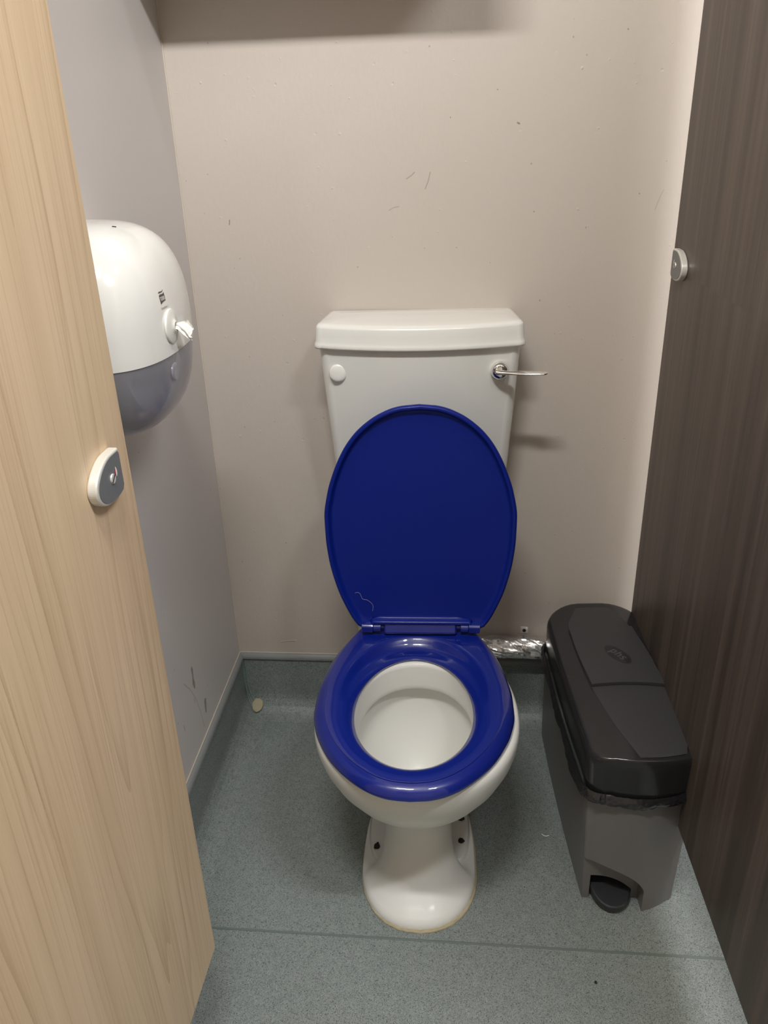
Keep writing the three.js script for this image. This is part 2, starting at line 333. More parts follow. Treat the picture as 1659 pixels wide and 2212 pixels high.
// egg outline: centre x, front z, rear z, half-width, where the widest line lies (0 rear .. 1 front), squareness front and rear
function egg(cx, zf, zr, hw, y, { wide = 0.5, pf = 2.05, pr = 2.2, n = RING } = {}) {
  const zc = lerp(zr, zf, wide), out = [];
  for (let k = 0; k < n; k++) {
    const a = 2 * Math.PI * k / n, c = Math.cos(a), s = Math.sin(a), p = s >= 0 ? pf : pr, L = s >= 0 ? zf - zc : zc - zr;
    out.push([cx + hw * Math.sign(c) * Math.abs(c) ** (2 / p), y, zc + L * Math.sign(s) * Math.abs(s) ** (2 / p) - Z0]);
  }
  return out;
}
{
  // pan: pedestal foot, waist, bowl, rim, then down inside
  const out = [
    // y, front, rear, halfwidth, squareness front
    [0.0, 0.637, 0.255, 0.114, 2.2], [0.006, 0.637, 0.255, 0.1145, 2.2], [0.014, 0.634, 0.257, 0.112, 2.2], [0.020, 0.627, 0.26, 0.107, 2.2],
    [0.028, 0.612, 0.262, 0.099, 2.3], [0.042, 0.588, 0.264, 0.0885, 2.4], [0.062, 0.563, 0.262, 0.080, 2.5], [0.088, 0.545, 0.258, 0.0735, 2.6], [0.115, 0.534, 0.252, 0.0705, 2.6],
    [0.145, 0.530, 0.244, 0.0705, 2.5], [0.165, 0.536, 0.238, 0.0745, 2.4], [0.185, 0.551, 0.232, 0.0845, 2.3], [0.21, 0.580, 0.226, 0.1035, 2.2], [0.24, 0.615, 0.22, 0.127, 2.15],
    [0.275, 0.648, 0.215, 0.152, 2.1], [0.31, 0.671, 0.212, 0.171, 2.1], [0.34, 0.684, 0.210, 0.183, 2.1], [0.362, 0.690, 0.209, 0.1885, 2.1], [0.378, 0.691, 0.209, 0.1895, 2.1], [0.388, 0.689, 0.210, 0.188, 2.1],
    [0.3925, 0.683, 0.214, 0.183, 2.1], [0.3935, 0.672, 0.22, 0.175, 2.1],
  ].map(([y, zf, zr, hw, pf]) => egg(-0.004, zf, zr, hw, y, { wide: y < 0.16 ? 0.62 : 0.56, pf, pr: y < 0.2 ? 2.8 : lerp(2.8, 2.0, Math.min(1, (y - 0.2) / 0.1)), n: 160 }).map(([x, yy, z]) => {
    if (yy < 0.018 || yy > 0.16) return [x, yy, z];
    const q = Math.abs(x + 0.004), col = 0.0665, f = smooth((z + Z0 - 0.475) / 0.055);     // the sides drop straight to the foot plate behind the flared front
    return [-0.004 + Math.sign(x + 0.004) * (q > col ? col + (q - col) * f : q), yy, z];
  }));
  const inn = [
    [0.3935, 0.655, 0.325, 0.118], [0.391, 0.647, 0.332, 0.113], [0.384, 0.642, 0.336, 0.110], [0.345, 0.640, 0.338, 0.1085], [0.337, 0.640, 0.338, 0.1087], [0.332, 0.643, 0.335, 0.111], [0.330, 0.648, 0.330, 0.115],
    [0.3305, 0.660, 0.318, 0.126], [0.328, 0.666, 0.312, 0.131], [0.320, 0.667, 0.310, 0.132], [0.30, 0.655, 0.315, 0.123], [0.27, 0.635, 0.318, 0.112], [0.24, 0.602, 0.327, 0.095], [0.21, 0.565, 0.338, 0.076], [0.185, 0.535, 0.348, 0.060], [0.165, 0.510, 0.358, 0.046], [0.155, 0.487, 0.372, 0.03],
  ].map(([y, zf, zr, hw]) => egg(-0.006, zf, zr, hw, y, { wide: 0.5, n: 160 }));
  const pan = mesh('pan', orient(loft([...out, ...inn], { capA: true, capB: true })), M.chinaBowl, toilet);
  pan.userData.label = 'white china pan';
  // china ledge that carries the hinges, running back to the wall side
  const shelf = mesh('pan_back', orient(loft([[0.20, 0.07], [0.26, 0.085], [0.33, 0.105], [0.372, 0.115], [0.386, 0.116], [0.3925, 0.112]].map(([y, hw]) => egg(-0.004, 0.30, 0.055, hw, y, { wide: 0.5, pf: 5, pr: 5 })), { capA: true, capB: true })), M.china, toilet);
  shelf.userData.label = 'white china ledge behind the seat';
  // foot flanges at the sides with their fixing holes
  for (const s of [-1, 1]) {
    const fl = mesh('foot_flange', orient(loft([[0, 0.03, 0.095], [0.020, 0.028, 0.092], [0.027, 0.024, 0.086]].map(([y, hw, l]) => egg(s * 0.078 - 0.004, 0.405 + l, 0.405 - l, hw, y, { wide: 0.5, n: 48 })), { capA: true, capB: true })), M.china, toilet);
    for (const z of s < 0 ? [0.465] : [0.446, 0.385]) {
      const parts = [new THREE.CylinderGeometry(0.0058, 0.0062, 0.004, 18).translate(0, 0.002, 0)];
      for (let k = 0; k < 9; k++) { const a = rnd() * 6.28, r = 0.003 + 0.004 * rnd(); parts.push(new THREE.IcosahedronGeometry(0.0015 + 0.002 * rnd(), 0).scale(1, 0.7, 1).translate(r * Math.cos(a), 0.003, r * Math.sin(a)).toNonIndexed()); }
      const g = mergeGeometries(parts.map((q) => (q.index ? q.toNonIndexed() : q)));
      const b = mesh('fixing_screw', g, M.rust, fl); b.position.set(s * 0.087 - 0.004, 0.0262, z - Z0);
      b.userData.label = 'dark rusted fixing screw';
    }
  }
  // bead of old mortar round the foot
  const bead = [];
  const e0 = egg(-0.004, 0.637, 0.255, 0.114, 0, { wide: 0.62, pf: 2.2, pr: 2.8, n: 160 });
  for (let k = 0; k < 160; k++) {
    const p = e0[k], q = e0[(k + 1) % 160], o = e0[(k + 159) % 160], tx = q[0] - o[0], tz = q[2] - o[2], l = Math.hypot(tx, tz), nx = tz / l, nz = -tx / l;
    const side = Math.max(0, Math.cos(k / 160 * 6.283 - 0.95));
    const w = 0.0022 + 0.0045 * side + 0.0016 * N(k * 0.37, 2) + 0.0012 * N(k * 1.3, 7), h = 0.0045 + 0.0022 * N(k * 0.5, 5), ring = [];
    for (let m = 0; m < 8; m++) { const a = m / 8 * 6.283, rr = (Math.cos(a) > 0 ? w : 0.003); ring.push([p[0] + nx * rr * Math.cos(a), Math.max(0.0003, h * Math.sin(a)), p[2] + nz * rr * Math.cos(a)]); }
    bead.push(ring);
  }
  const bd = mesh('mortar_bead', orient(loft(bead, { loop: true })), M.mortar, toilet); bd.userData.label = 'flaking cream mortar round the foot';
  // water in the sump
  const wt = mesh('water', new THREE.CircleGeometry(1, 48).rotateX(-Math.PI / 2).scale(0.060, 1, 0.090), phy({ color: 0xffffff, transmission: 1, roughness: 0.01, thickness: 0, ior: 1.33 }), toilet);
  wt.position.set(-0.006, 0.187, 0.442 - Z0);

  // seat ring
  const HW = [[0.228, 0.112], [0.232, 0.119], [0.26, 0.133], [0.30, 0.1515], [0.35, 0.168], [0.40, 0.178], [0.45, 0.1838], [0.50, 0.1835], [0.55, 0.174], [0.59, 0.158], [0.62, 0.1415], [0.65, 0.1185], [0.68, 0.087], [0.695, 0.064], [0.703, 0.046], [0.708, 0.028], [0.7105, 0.0]];
  const outline = [];                               // right half from rear to front, then mirrored
  const half = [];
  half.push([0, 0.228], [0.04, 0.228], [0.08, 0.228]);
  for (let k = 0; k <= 60; k++) { const t = k / 60, z = 0.228 + (0.7105 - 0.228) * Math.sin(t * Math.PI / 2); half.push([table(HW, z), z]); }
  for (const p of half) outline.push(p);
  for (let k = half.length - 2; k > 0; k--) outline.push([-half[k][0], half[k][1]]);
  // resample evenly by angle about the hole centre
  const SC = [0, 0.492], NS = 200;
  const cast = (a) => {
    const dx = Math.sin(a), dz = -Math.cos(a);
    for (let k = 0; k < outline.length; k++) {
      const [x1, z1] = outline[k], [x2, z2] = outline[(k + 1) % outline.length];
      const ex = x2 - x1, ez = z2 - z1, den = dx * ez - dz * ex; if (Math.abs(den) < 1e-12) continue;
      const wx = x1 - SC[0], wz = z1 - SC[1], t = (wx * ez - wz * ex) / den, u = (wx * dz - wz * dx) / den;
      if (t > 0 && u >= -1e-9 && u <= 1 + 1e-9) return t;
    }
    return 0.1;
  };
  const rings = [];
  for (let k = 0; k < NS; k++) {
    const a = 2 * Math.PI * k / NS, dx = Math.sin(a), dz = -Math.cos(a), ro = cast(a);
    const ri = 1 / Math.sqrt((dx / 0.1085) ** 2 + (dz / (dz < 0 ? 0.164 : 0.151)) ** 2);
    const P = (r, y) => [SC[0] + dx * r - 0.009, y, SC[1] + dz * r - Z0];
    const w = ro - ri, rear = Math.max(0, Math.cos(a)) ** 1.3, lip = ro - 0.021 * (1 - 0.4 * rear);
    rings.push([
      P(ro - 0.004, 0.3955), P(ro - 0.001, 0.397), P(ro, 0.400), P(ro - 0.0006, 0.404), P(ro - 0.003, 0.4095), P(ro - 0.0075, 0.4145), P(ro - 0.014, 0.418), P(lip + 0.0015, 0.4197), P(lip - 0.0015, 0.4203),
      P(lerp(ri, ro, 0.72), 0.4212), P(ri + lerp(Math.min(0.040, 0.5 * w), 0.06, rear), lerp(0.4208, 0.4209, rear)), P(ri + lerp(0.03, 0.0525, rear), lerp(0.4195, 0.4197, rear)), P(ri + lerp(0.027, 0.0475, rear), lerp(0.4188, 0.4158, rear)), P(ri + lerp(0.024, 0.0425, rear), lerp(0.4182, 0.4104, rear)), P(ri + lerp(0.021, 0.0375, rear), lerp(0.4174, 0.4054, rear)), P(ri + lerp(0.018, 0.032, rear), lerp(0.4165, 0.4024, rear)), P(ri + lerp(0.015, 0.025, rear), lerp(0.4153, 0.4012, rear)), P(ri + lerp(0.013, 0.015, rear), lerp(0.4143, 0.4014, rear)), P(ri + lerp(0.01, 0.008, rear), lerp(0.4125, 0.4011, rear)), P(ri + lerp(0.004, 0.003, rear), lerp(0.4075, 0.4003, rear)), P(ri + lerp(0.001, 0.0008, rear), lerp(0.4025, 0.3995, rear)),
      P(ri, 0.3985), P(ri + 0.001, 0.3955),
      P(ri + 0.02, 0.3955), P(ro - 0.02, 0.3955),
    ]);
  }
  const seat = mesh('seat', orient(loft(rings, { loop: true })), M.blue, toilet); seat.userData.label = 'royal blue plastic seat ring';
  // rear rail of the seat between the hinge knuckles
  const rail = mesh('seat_rail', new RoundedBoxGeometry(0.150, 0.024, 0.018, 4, 0.005), M.blue, seat); rail.position.set(-0.001, 0.4335, 0.266 - Z0); rail.rotation.x = -0.45;

  // lid, standing up and leaning back on the cistern
  const lid = new THREE.Group(); lid.name = 'lid'; lid.position.set(0.001, 0.430, 0.2632 - Z0); lid.rotation.x = -0.0876; toilet.add(lid);
  lid.userData.label = 'royal blue lid standing up against the cistern';
  const LW = [[0, 0.110], [0.003, 0.120], [0.012, 0.131], [0.045, 0.150], [0.10, 0.171], [0.163, 0.1845], [0.21, 0.1885], [0.25, 0.189], [0.30, 0.181], [0.34, 0.1685], [0.386, 0.1475], [0.42, 0.1235], [0.448, 0.0915], [0.464, 0.062], [0.472, 0.036], [0.4755, 0]];
  const lh = [[0, 0.013], [0.04, 0.013], [0.08, 0.013], [0.0965, 0.013], [0.098, 0.011], [0.0985, 0.003], [0.1, 0.0005]];
  for (let k = 0; k <= 70; k++) { const y = 0.4755 * Math.sin(k / 70 * Math.PI / 2); lh.push([table(LW, y), y]); }
  const lo = [...lh]; for (let k = lh.length - 2; k > 0; k--) lo.push([-lh[k][0], lh[k][1]]);
  const inset = (d, z) => lo.map((p, i) => {        // move each outline point inward along its normal
    const a = lo[(i + lo.length - 2) % lo.length], b = lo[(i + 2) % lo.length], tx = b[0] - a[0], ty = b[1] - a[1], l = Math.hypot(tx, ty) || 1;
    return [p[0] - d * ty / l, p[1] + d * tx / l, z];
  });
  const cy = 0.235;
  const lh2 = lh.map(([x, y], k) => (k < 7 ? [[0, 0], [0.02, 0], [0.04, 0], [0.06, 0], [0.078, 0], [0.092, 0], [0.104, 0]][k] : [x, y]));
  const lo2 = [...lh2]; for (let k = lh2.length - 2; k > 0; k--) lo2.push([-lh2[k][0], lh2[k][1]]);
  const toward = (f, d, z) => lo2.map(([x, y]) => { const q = 1 - d / 0.2; return [x * q * f, cy + (Math.max(cy + (y - cy) * q, 0.027) - cy) * f, z]; });
  const lidRings = [toward(0.02, 0.013, -0.0025), toward(0.5, 0.013, -0.0025), toward(0.86, 0.013, -0.0015), toward(0.985, 0.0145, 0.0), inset(0.0125, 0.0025), inset(0.0098, 0.0085), inset(0.008, 0.0112), inset(0.0055, 0.0122), inset(0.0025, 0.0115), inset(0.0005, 0.009), inset(0, 0.005), inset(0.001, -0.001), inset(0.005, -0.007), inset(0.013, -0.0115), toward(0.8, 0.02, -0.0135), toward(0.4, 0.02, -0.0145), toward(0.02, 0.02, -0.0148)];
  mesh('lid_shell', orient(loft(lidRings, { capA: true, capB: true })), M.blueLid, lid);
  // hinge knuckles
  const knuckle = (x, w, r, y = 0.4365, z = 0.268) => { const k = mesh('hinge_knuckle', orient(loft([[-0.5, 0.86], [-0.46, 1], [0.46, 1], [0.5, 0.86]].map(([t, s]) => { const o = []; for (let m = 0; m < 28; m++) { const a = m / 28 * 6.283; o.push([t * w, r * s * Math.cos(a), r * s * Math.sin(a)]); } return o; }), { capA: true, capB: true, crease: 0.7 })), M.blue, seat); k.position.set(x, y, z - Z0); };
  for (const s of [-1, 1]) { knuckle(s * 0.110, 0.024, 0.0115); knuckle(s * 0.090, 0.016, 0.0095); }
  const pin = mesh('hinge_bar', new THREE.CylinderGeometry(0.005, 0.005, 0.20, 24).rotateZ(Math.PI / 2), M.blue, seat); pin.position.set(0, 0.4365, 0.264 - Z0);

  mesh('supply_pipe', tube([[-0.150, 0.002, 0.022 - Z0], [-0.150, 0.2, 0.022 - Z0], [-0.150, 0.4, 0.022 - Z0], [-0.150, 0.598, 0.024 - Z0]], 0.0078, 24, 16), M.dullWhite, toilet).userData.label = 'thin white supply pipe up the wall';
  // a stray hair on the lid
  toilet.updateMatrixWorld(true);
  const hp = [[-0.135, 0.082], [-0.130, 0.0835], [-0.125, 0.081], [-0.122, 0.074], [-0.119, 0.068], [-0.112, 0.067], [-0.107, 0.064], [-0.101, 0.058], [-0.0985, 0.052], [-0.100, 0.041]].map(([x, y]) => lid.localToWorld(new THREE.Vector3(x, y, 0.0012)).toArray());
  tag(mesh('hair', tube(hp, 0.00022, 60, 5), M.sealant), 'stray pale hair stuck low on the left of the blue lid', 'hair');

  // cistern
  const cis = new THREE.Group(); cis.name = 'cistern'; toilet.add(cis);
  cis.userData.label = 'white china cistern with a bowed lid';
  // plan outline of the tank: straight back on the wall, softly cornered, bowed front
  function plan(hw, front, bow, rear, r, y, hwRear = hw) {
    const pts = [], c = [];
    const fr = (x) => front + bow * (1 - (x / hw) ** 2);
    c.push([-hwRear, rear]); c.push([hwRear, rear]);
    // right side forward to corner arc, then bowed front, left corner
    const corner = (s) => { const o = []; for (let k = 0; k <= 10; k++) { const a = k / 10 * Math.PI / 2; o.push([s * (hw - r + r * Math.cos(a)), fr(hw - r) - r + r * Math.sin(a) - 0.0]); } return o; };
    const R = corner(1), L = corner(-1).reverse();
    const seg = (a, b, n) => { for (let k = 0; k < n; k++) pts.push([lerp(a[0], b[0], k / n), y, lerp(a[1], b[1], k / n) - Z0]); };
    seg([-hwRear, rear], [hwRear, rear], 16); seg([hwRear, rear], R[0], 10);
    for (const p of R) pts.push([p[0], y, p[1] - Z0]);
    for (let k = 1; k < 24; k++) { const x = lerp(hw - r, -(hw - r), k / 24); pts.push([x, y, fr(x) - Z0]); }
    for (const p of L) pts.push([p[0], y, p[1] - Z0]);
    seg([-hw, L[L.length - 1][1]], [-hwRear, rear], 10);
    return pts;
  }
  const body = [[0.585, 0.150, 0.06, 0.018], [0.592, 0.162, 0.075, 0.022], [0.605, 0.170, 0.084, 0.024], [0.66, 0.1755, 0.092, 0.028], [0.742, 0.182, 0.099, 0.031], [0.85, 0.1885, 0.108, 0.034], [0.94, 0.194, 0.115, 0.035], [0.989, 0.1965, 0.118, 0.035]]
    .map(([y, hw, f, b]) => plan(hw, f, b, 0.002, 0.022, y, hw - 0.004));
  mesh('tank', orient(loft(body, { capA: true, capB: true })), M.china, cis);
  const top = [[0.9855, 0.198, 0.120, 0.036], [0.9862, 0.2035, 0.126, 0.037], [0.990, 0.2052, 0.128, 0.037], [0.9955, 0.2040, 0.1265, 0.037], [1.000, 0.2025, 0.1245, 0.037], [1.012, 0.2016, 0.1232, 0.037], [1.0245, 0.2006, 0.1218, 0.037], [1.0285, 0.1990, 0.1200, 0.037], [1.0315, 0.1955, 0.116, 0.037], [1.0330, 0.189, 0.110, 0.0365], [1.0345, 0.17, 0.092, 0.033], [1.036, 0.08, 0.06, 0.015]]
    .map(([y, hw, f, b], i) => plan(hw, f, b, i > 9 ? 0.03 : 0.001, i > 9 ? 0.02 : 0.016, y, hw - 0.012));
  mesh('cistern_lid', orient(loft(top, { capA: true, capB: true })), M.china, cis).userData.label = 'white china cistern lid with a small lip';
  const plug = mesh('overflow_plug', new THREE.LatheGeometry([[0, 0.0052], [0.008, 0.005], [0.013, 0.0042], [0.0165, 0.0028], [0.0175, 0.001], [0.0175, -0.004]].reverse().map(([r, z]) => new THREE.Vector2(r, z)), 48).rotateX(Math.PI / 2), M.whitePlastic, cis);
  plug.position.set(-0.1598, 0.9375, 0.1275 - Z0); plug.rotation.x = -0.07; plug.userData.label = 'white plastic blanking plug';
  const lev = mesh('flush_lever', mergeGeometries([
    new THREE.LatheGeometry([[0.0178, -0.003], [0.0178, 0.003], [0.0172, 0.009], [0.0155, 0.0145], [0.012, 0.018], [0.006, 0.0195], [0, 0.0198]].map(([r, z]) => new THREE.Vector2(r, z)), 48).rotateX(Math.PI / 2),
    (() => { const rr = []; for (let k = 0; k <= 24; k++) { const t = k / 24, x = lerp(-0.008, 0.088, t), hgt = t < 0.1 ? lerp(0.0055, 0.0044, t * 10) : lerp(0.0044, 0.0032, t), dp = lerp(0.006, 0.0115, smooth(t * 1.6)) * (t > 0.92 ? Math.sqrt(1 - ((t - 0.92) / 0.085) ** 2) : 1), y = 0.0 + 0.003 * t, z = 0.020 + 0.018 * Math.sin(t * 1.4), o = []; for (let m = 0; m < 16; m++) { const a = m / 16 * 6.283; o.push([x, y + hgt * Math.cos(a), z + dp * Math.sin(a)]); } rr.push(o); } return orient(loft(rr, { capA: true, capB: true })); })(),
  ]), M.chrome, cis);
  lev.position.set(0.1555, 0.9405, 0.1285 - Z0); lev.userData.label = 'chrome flush lever';
  mesh('flush_pipe', tube([[0, 0.60, 0.06 - Z0], [0, 0.50, 0.06 - Z0], [0, 0.40, 0.062 - Z0], [0, 0.33, 0.075 - Z0]], 0.019, 30, 20), M.dullWhite, toilet).userData.label = 'white flush pipe';
}

// ---------------------------------------------------------------- foil-wrapped pipe and its clips
{
  const rings = [], NX = 420, NA = 72;
  const ridge = (x, y, z) => 1 - Math.abs(N(x, y, z)) * 2;
  for (let i = 0; i <= NX; i++) {
    const x = lerp(0.118, 1.2, i / NX), o = [];
    for (let k = 0; k < NA; k++) {
      const a = k / NA * 6.283, c = Math.cos(a), s = Math.sin(a);
      const d = 0.0026 * (ridge(x * 30 + c * 2, c * 1.4, s * 1.4) - 0.6) + 0.0011 * (ridge(x * 75 + 5 - s * 3, c * 2.6, s * 2.6) - 0.6) + 0.0003 * (ridge(x * 190, c * 6, s * 6 + 3) - 0.5) + 0.0012 * N(x * 14, c, s + 7);
      const r = 0.0265 + d;
      o.push([x, 0.2275 + r * c, 0.0315 + r * s]);
    }
    rings.push(o);
  }
  const p = mesh('wrapped_pipe', toCreasedNormals(orient(loft(rings, { capA: true, capB: true })), 0.35), M.foil);
  tag(p, 'pipe wrapped in crumpled silver foil along the back wall between toilet and bin', 'pipe');
  const clip = tag(group('pipe_clip', [0.2384, 0.2575, 0]), 'small square metal pipe clip with a screw on the wall above the foil pipe', 'clip');
  mesh('plate', new RoundedBoxGeometry(0.0180, 0.0190, 0.0018, 2, 0.0006).translate(0, 0, 0.0008), M.satin, clip);
  mesh('screw', new THREE.LatheGeometry([[0.0044, 0], [0.0042, 0.0012], [0.003, 0.0022], [0, 0.0025]].map(([r, z]) => new THREE.Vector2(r, z)), 20).rotateX(Math.PI / 2).translate(0, -0.001, 0.0015), M.rust, clip);
}

// ---------------------------------------------------------------- sanitary bin
{
  const yaw = 0.072, bin = tag(group('sanitary_bin', [0.390, 0, 0.3], yaw), 'grey pedal sanitary bin with a domed black lid between the toilet and the dark door', 'bin');
  // superelliptic plan with bowed front
  const planB = (hw, zf, zr, y, { bow = 0.03, rf = 0.03, rr = 0.05, cx = 0, n = 8 } = {}) => {
    const pts = [];
    const add = (x, z) => pts.push([cx + x, y, z]);
    const fr = (x) => zf - bow * (x / hw) ** 2;
    const arc = (sx, cz, r, a0, a1, sgn) => { for (let k = 0; k <= n; k++) { const a = lerp(a0, a1, k / n); add(sx * (hw - r) + r * Math.cos(a), cz + r * Math.sin(a) * 1); } };
    arc(1, zr + rr, rr, -Math.PI / 2, 0);
    for (let k = 1; k < 14; k++) { const t = k / 14; add(hw + 0.004 * Math.sin(Math.PI * t), lerp(zr + rr, fr(hw - rf) - rf, t)); }
    arc(1, fr(hw - rf) - rf, rf, 0, Math.PI / 2);
    for (let k = 1; k < 18; k++) { const x = lerp(hw - rf, -(hw - rf), k / 18); add(x, fr(x)); }
    arc(-1, fr(hw - rf) - rf, rf, Math.PI / 2, Math.PI);
    for (let k = 1; k < 14; k++) { const t = 1 - k / 14; add(-hw - 0.004 * Math.sin(Math.PI * t), lerp(zr + rr, fr(hw - rf) - rf, t)); }
    arc(-1, zr + rr, rr, Math.PI, Math.PI * 1.5);
    return pts;
  };
  const bodyRings = [];
  for (let k = 0; k <= 12; k++) { const t = k / 12, y = 0.30 * t; bodyRings.push(planB(lerp(0.0870, 0.0990, t), lerp(0.274, 0.270, t), lerp(-0.262, -0.226, t), y, { bow: 0.034, rf: 0.012, rr: 0.035 })); }
  const ev = new Evaluator(); ev.attributes = ['position', 'normal'];
  const brush = (g) => { const q = g.index ? g : mergeVertices(g); for (const k of Object.keys(q.attributes)) if (k !== 'position' && k !== 'normal') q.deleteAttribute(k); const b = new Brush(q); b.updateMatrixWorld(); return b; };
  const arch = (pts, z0, z1) => { const s = new THREE.Shape(); s.moveTo(...pts[0]); s.lineTo(...pts[1]); s.bezierCurveTo(...pts[2], ...pts[3], ...pts[4]); s.lineTo(...pts[5]); s.closePath(); return extrude(s, z1 - z0).translate(0, 0, z0); };
  let body = brush(orient(loft(bodyRings, { capA: true, capB: true })));
  // recessed arch and the pedal opening, low at the left of the front
  body = ev.evaluate(body, brush(arch([[-0.092, -0.01], [-0.092, 0.111], [-0.03, 0.112], [0.008, 0.088], [0.020, 0.052], [0.020, -0.01]], 0.240, 0.40)), SUBTRACTION);
  body = ev.evaluate(body, brush(arch([[-0.074, -0.01], [-0.074, 0.062], [-0.03, 0.062], [-0.005, 0.036], [0.007, 0.022], [0.007, -0.01]], 0.13, 0.40)), SUBTRACTION);
  mesh('bin_body', toCreasedNormals(body.geometry, 0.5), M.binBody, bin);
  // pedal: half-disc tongue in the opening
  const ps = new THREE.Shape(); ps.absellipse(0, 0, 0.039, 0.052, 0, Math.PI * 2);
  const pd = mesh('pedal', extrude(ps, 0.015, 0.004, 4, 40).rotateX(-Math.PI / 2), M.binDark, bin); pd.position.set(-0.033, 0.014, 0.228); pd.rotation.x = 0.16;
  const pb = mesh('pedal_pad', (() => { const s = new THREE.Shape(); s.absellipse(0, 0, 0.036, 0.049, 0, 7); return extrude(s, 0.006, 0.002, 2, 36).rotateX(-Math.PI / 2); })(), M.rubber, bin); pb.position.set(-0.033, 0.006, 0.226); pb.rotation.x = 0.1;

  // lid: glossy skirt and domed top
  const ztip = 0.272, zrear = -0.240, LWd = 0.108;
  const crown = (x, z) => 0.3725 + 0.011 * (1 - (x / LWd) ** 2) + 0.006 * (1 - ((z - 0.0) / 0.26) ** 2) - 0.008;
  const skirt = [[0.283, 0.0945], [0.284, 0.0965], [0.30, 0.0975], [0.33, 0.0985], [0.350, 0.099], [0.360, 0.0985], [0.3660, 0.0968], [0.370, 0.0935]].map(([y, hw], i) => planB(hw * 1.09, ztip + (y - 0.283) * 0.05 - Math.max(0, y - 0.36) * 0.3, zrear + Math.max(0, y - 0.36) * 0.3, y, { bow: 0.030, rf: 0.040, rr: 0.075, cx: 0.004 }));
  for (let i = 5; i < 8; i++) skirt[i] = skirt[i].map(([x, , z]) => [x, crown(x, z) - [0.0105, 0.0042, 0.0008][i - 5], z]);
  const rim = skirt[skirt.length - 1];
  for (const f of [0.985, 0.95, 0.86, 0.72, 0.55, 0.36, 0.18, 0.02]) skirt.push(rim.map(([x, , z]) => [x * f, crown(x * f, 0.02 + (z - 0.02) * f), 0.02 + (z - 0.02) * f]));
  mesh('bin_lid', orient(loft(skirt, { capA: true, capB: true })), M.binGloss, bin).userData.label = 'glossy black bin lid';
  // textured matte panel down the middle of the lid
  const patch = (edgeL, edgeR, z0, z1, lift, nz = 48, nx = 20, drop = 0.004, bow = 0) => {
    const rings = [];
    for (let i = 0; i <= nz; i++) {
      const t = i / nz, zc = lerp(z0, z1, t), Z = (x) => zc - bow * t * t * (x / 0.102) ** 2, a = edgeL(t), b = edgeR(t), o = [];
      for (let k = 0; k <= nx; k++) { const x = lerp(a, b, k / nx), e = Math.min(k, nx - k) / nx; o.push([x, crown(x, Z(x)) + lift - (e === 0 ? 0.0006 : 0), Z(x)]); }
      for (let k = nx; k >= 0; k--) { const x = lerp(a, b, k / nx); o.push([x, crown(x, Z(x)) + lift - drop, Z(x)]); }
      rings.push(o);
    }
    return toCreasedNormals(orient(loft(rings, { capA: true, capB: true })), 0.7);
  };
  const pe = (t) => -table([[0, 0.034], [0.06, 0.047], [0.13, 0.061], [0.3, 0.066], [0.55, 0.062], [0.8, 0.045], [1, 0.018]], t);
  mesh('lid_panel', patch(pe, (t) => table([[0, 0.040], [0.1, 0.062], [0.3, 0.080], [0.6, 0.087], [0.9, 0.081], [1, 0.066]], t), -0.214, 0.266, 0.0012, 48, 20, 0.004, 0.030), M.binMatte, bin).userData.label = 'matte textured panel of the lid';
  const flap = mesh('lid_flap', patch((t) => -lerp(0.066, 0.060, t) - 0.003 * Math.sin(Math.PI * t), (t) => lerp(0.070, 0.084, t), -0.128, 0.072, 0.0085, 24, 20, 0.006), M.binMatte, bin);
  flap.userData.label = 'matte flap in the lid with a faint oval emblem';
  // embossed oval emblem and letters on the flap
  const emblem = (draw, w, h) => { const c = document.createElement('canvas'); c.width = 512; c.height = 512 * h / w | 0; const g = c.getContext('2d'); g.clearRect(0, 0, c.width, c.height); draw(g, c.width, c.height); const t = new THREE.CanvasTexture(c); t.colorSpace = THREE.SRGBColorSpace; return t; };
  const tEm = emblem((g, w, h) => {
    g.fillStyle = 'rgba(36,36,38,1)'; g.beginPath(); g.ellipse(w / 2, h / 2, w * 0.47, h * 0.42, 0, 0, 7); g.fill();
    g.fillStyle = 'rgba(78,76,74,1)'; g.font = `bold ${h * 0.62 | 0}px sans-serif`; g.textAlign = 'center'; g.textBaseline = 'middle'; g.fillText('phs', w * 0.5, h * 0.46);
    g.strokeStyle = 'rgba(70,68,66,1)'; g.lineWidth = 5; g.beginPath(); g.ellipse(w / 2, h / 2, w * 0.40, h * 0.34, 0, 0.1 * Math.PI, 0.5 * Math.PI); g.stroke();
  }, 2, 1);
  const surf = (w, h, cx, cz, rot, lift) => {     // printed patch that follows the flap
    const g = new THREE.PlaneGeometry(w, h, 16, 16), p = g.attributes.position, c = Math.cos(rot), s = Math.sin(rot);
    for (let i = 0; i < p.count; i++) { const u = p.getX(i), v = p.getY(i), x = cx + u * c - v * s, z = cz - (u * s + v * c); p.setXYZ(i, x, crown(x, z) + lift, z); }
    g.computeVertexNormals(); return g;
  };
  const em = mesh('emblem', surf(0.074, 0.040, 0.012, -0.018, -1.05, 0.0089), std({ map: tEm, alphaTest: 0.5, transparent: false, roughness: 0.5, side: THREE.DoubleSide }), flap);
  em.userData.label = 'faint oval emblem reading phs';

  // bin liner: crumpled black film folded out under the lid
  const br = [], base = planB(0.1030, 0.2735, -0.230, 0, { bow: 0.031, rf: 0.034, rr: 0.06, n: 14 });
  const dense = []; base.forEach((p, i) => { const q = base[(i + 1) % base.length]; for (let k = 0; k < 3; k++) dense.push([lerp(p[0], q[0], k / 3), lerp(p[2], q[2], k / 3)]); });
  const n = dense.length;
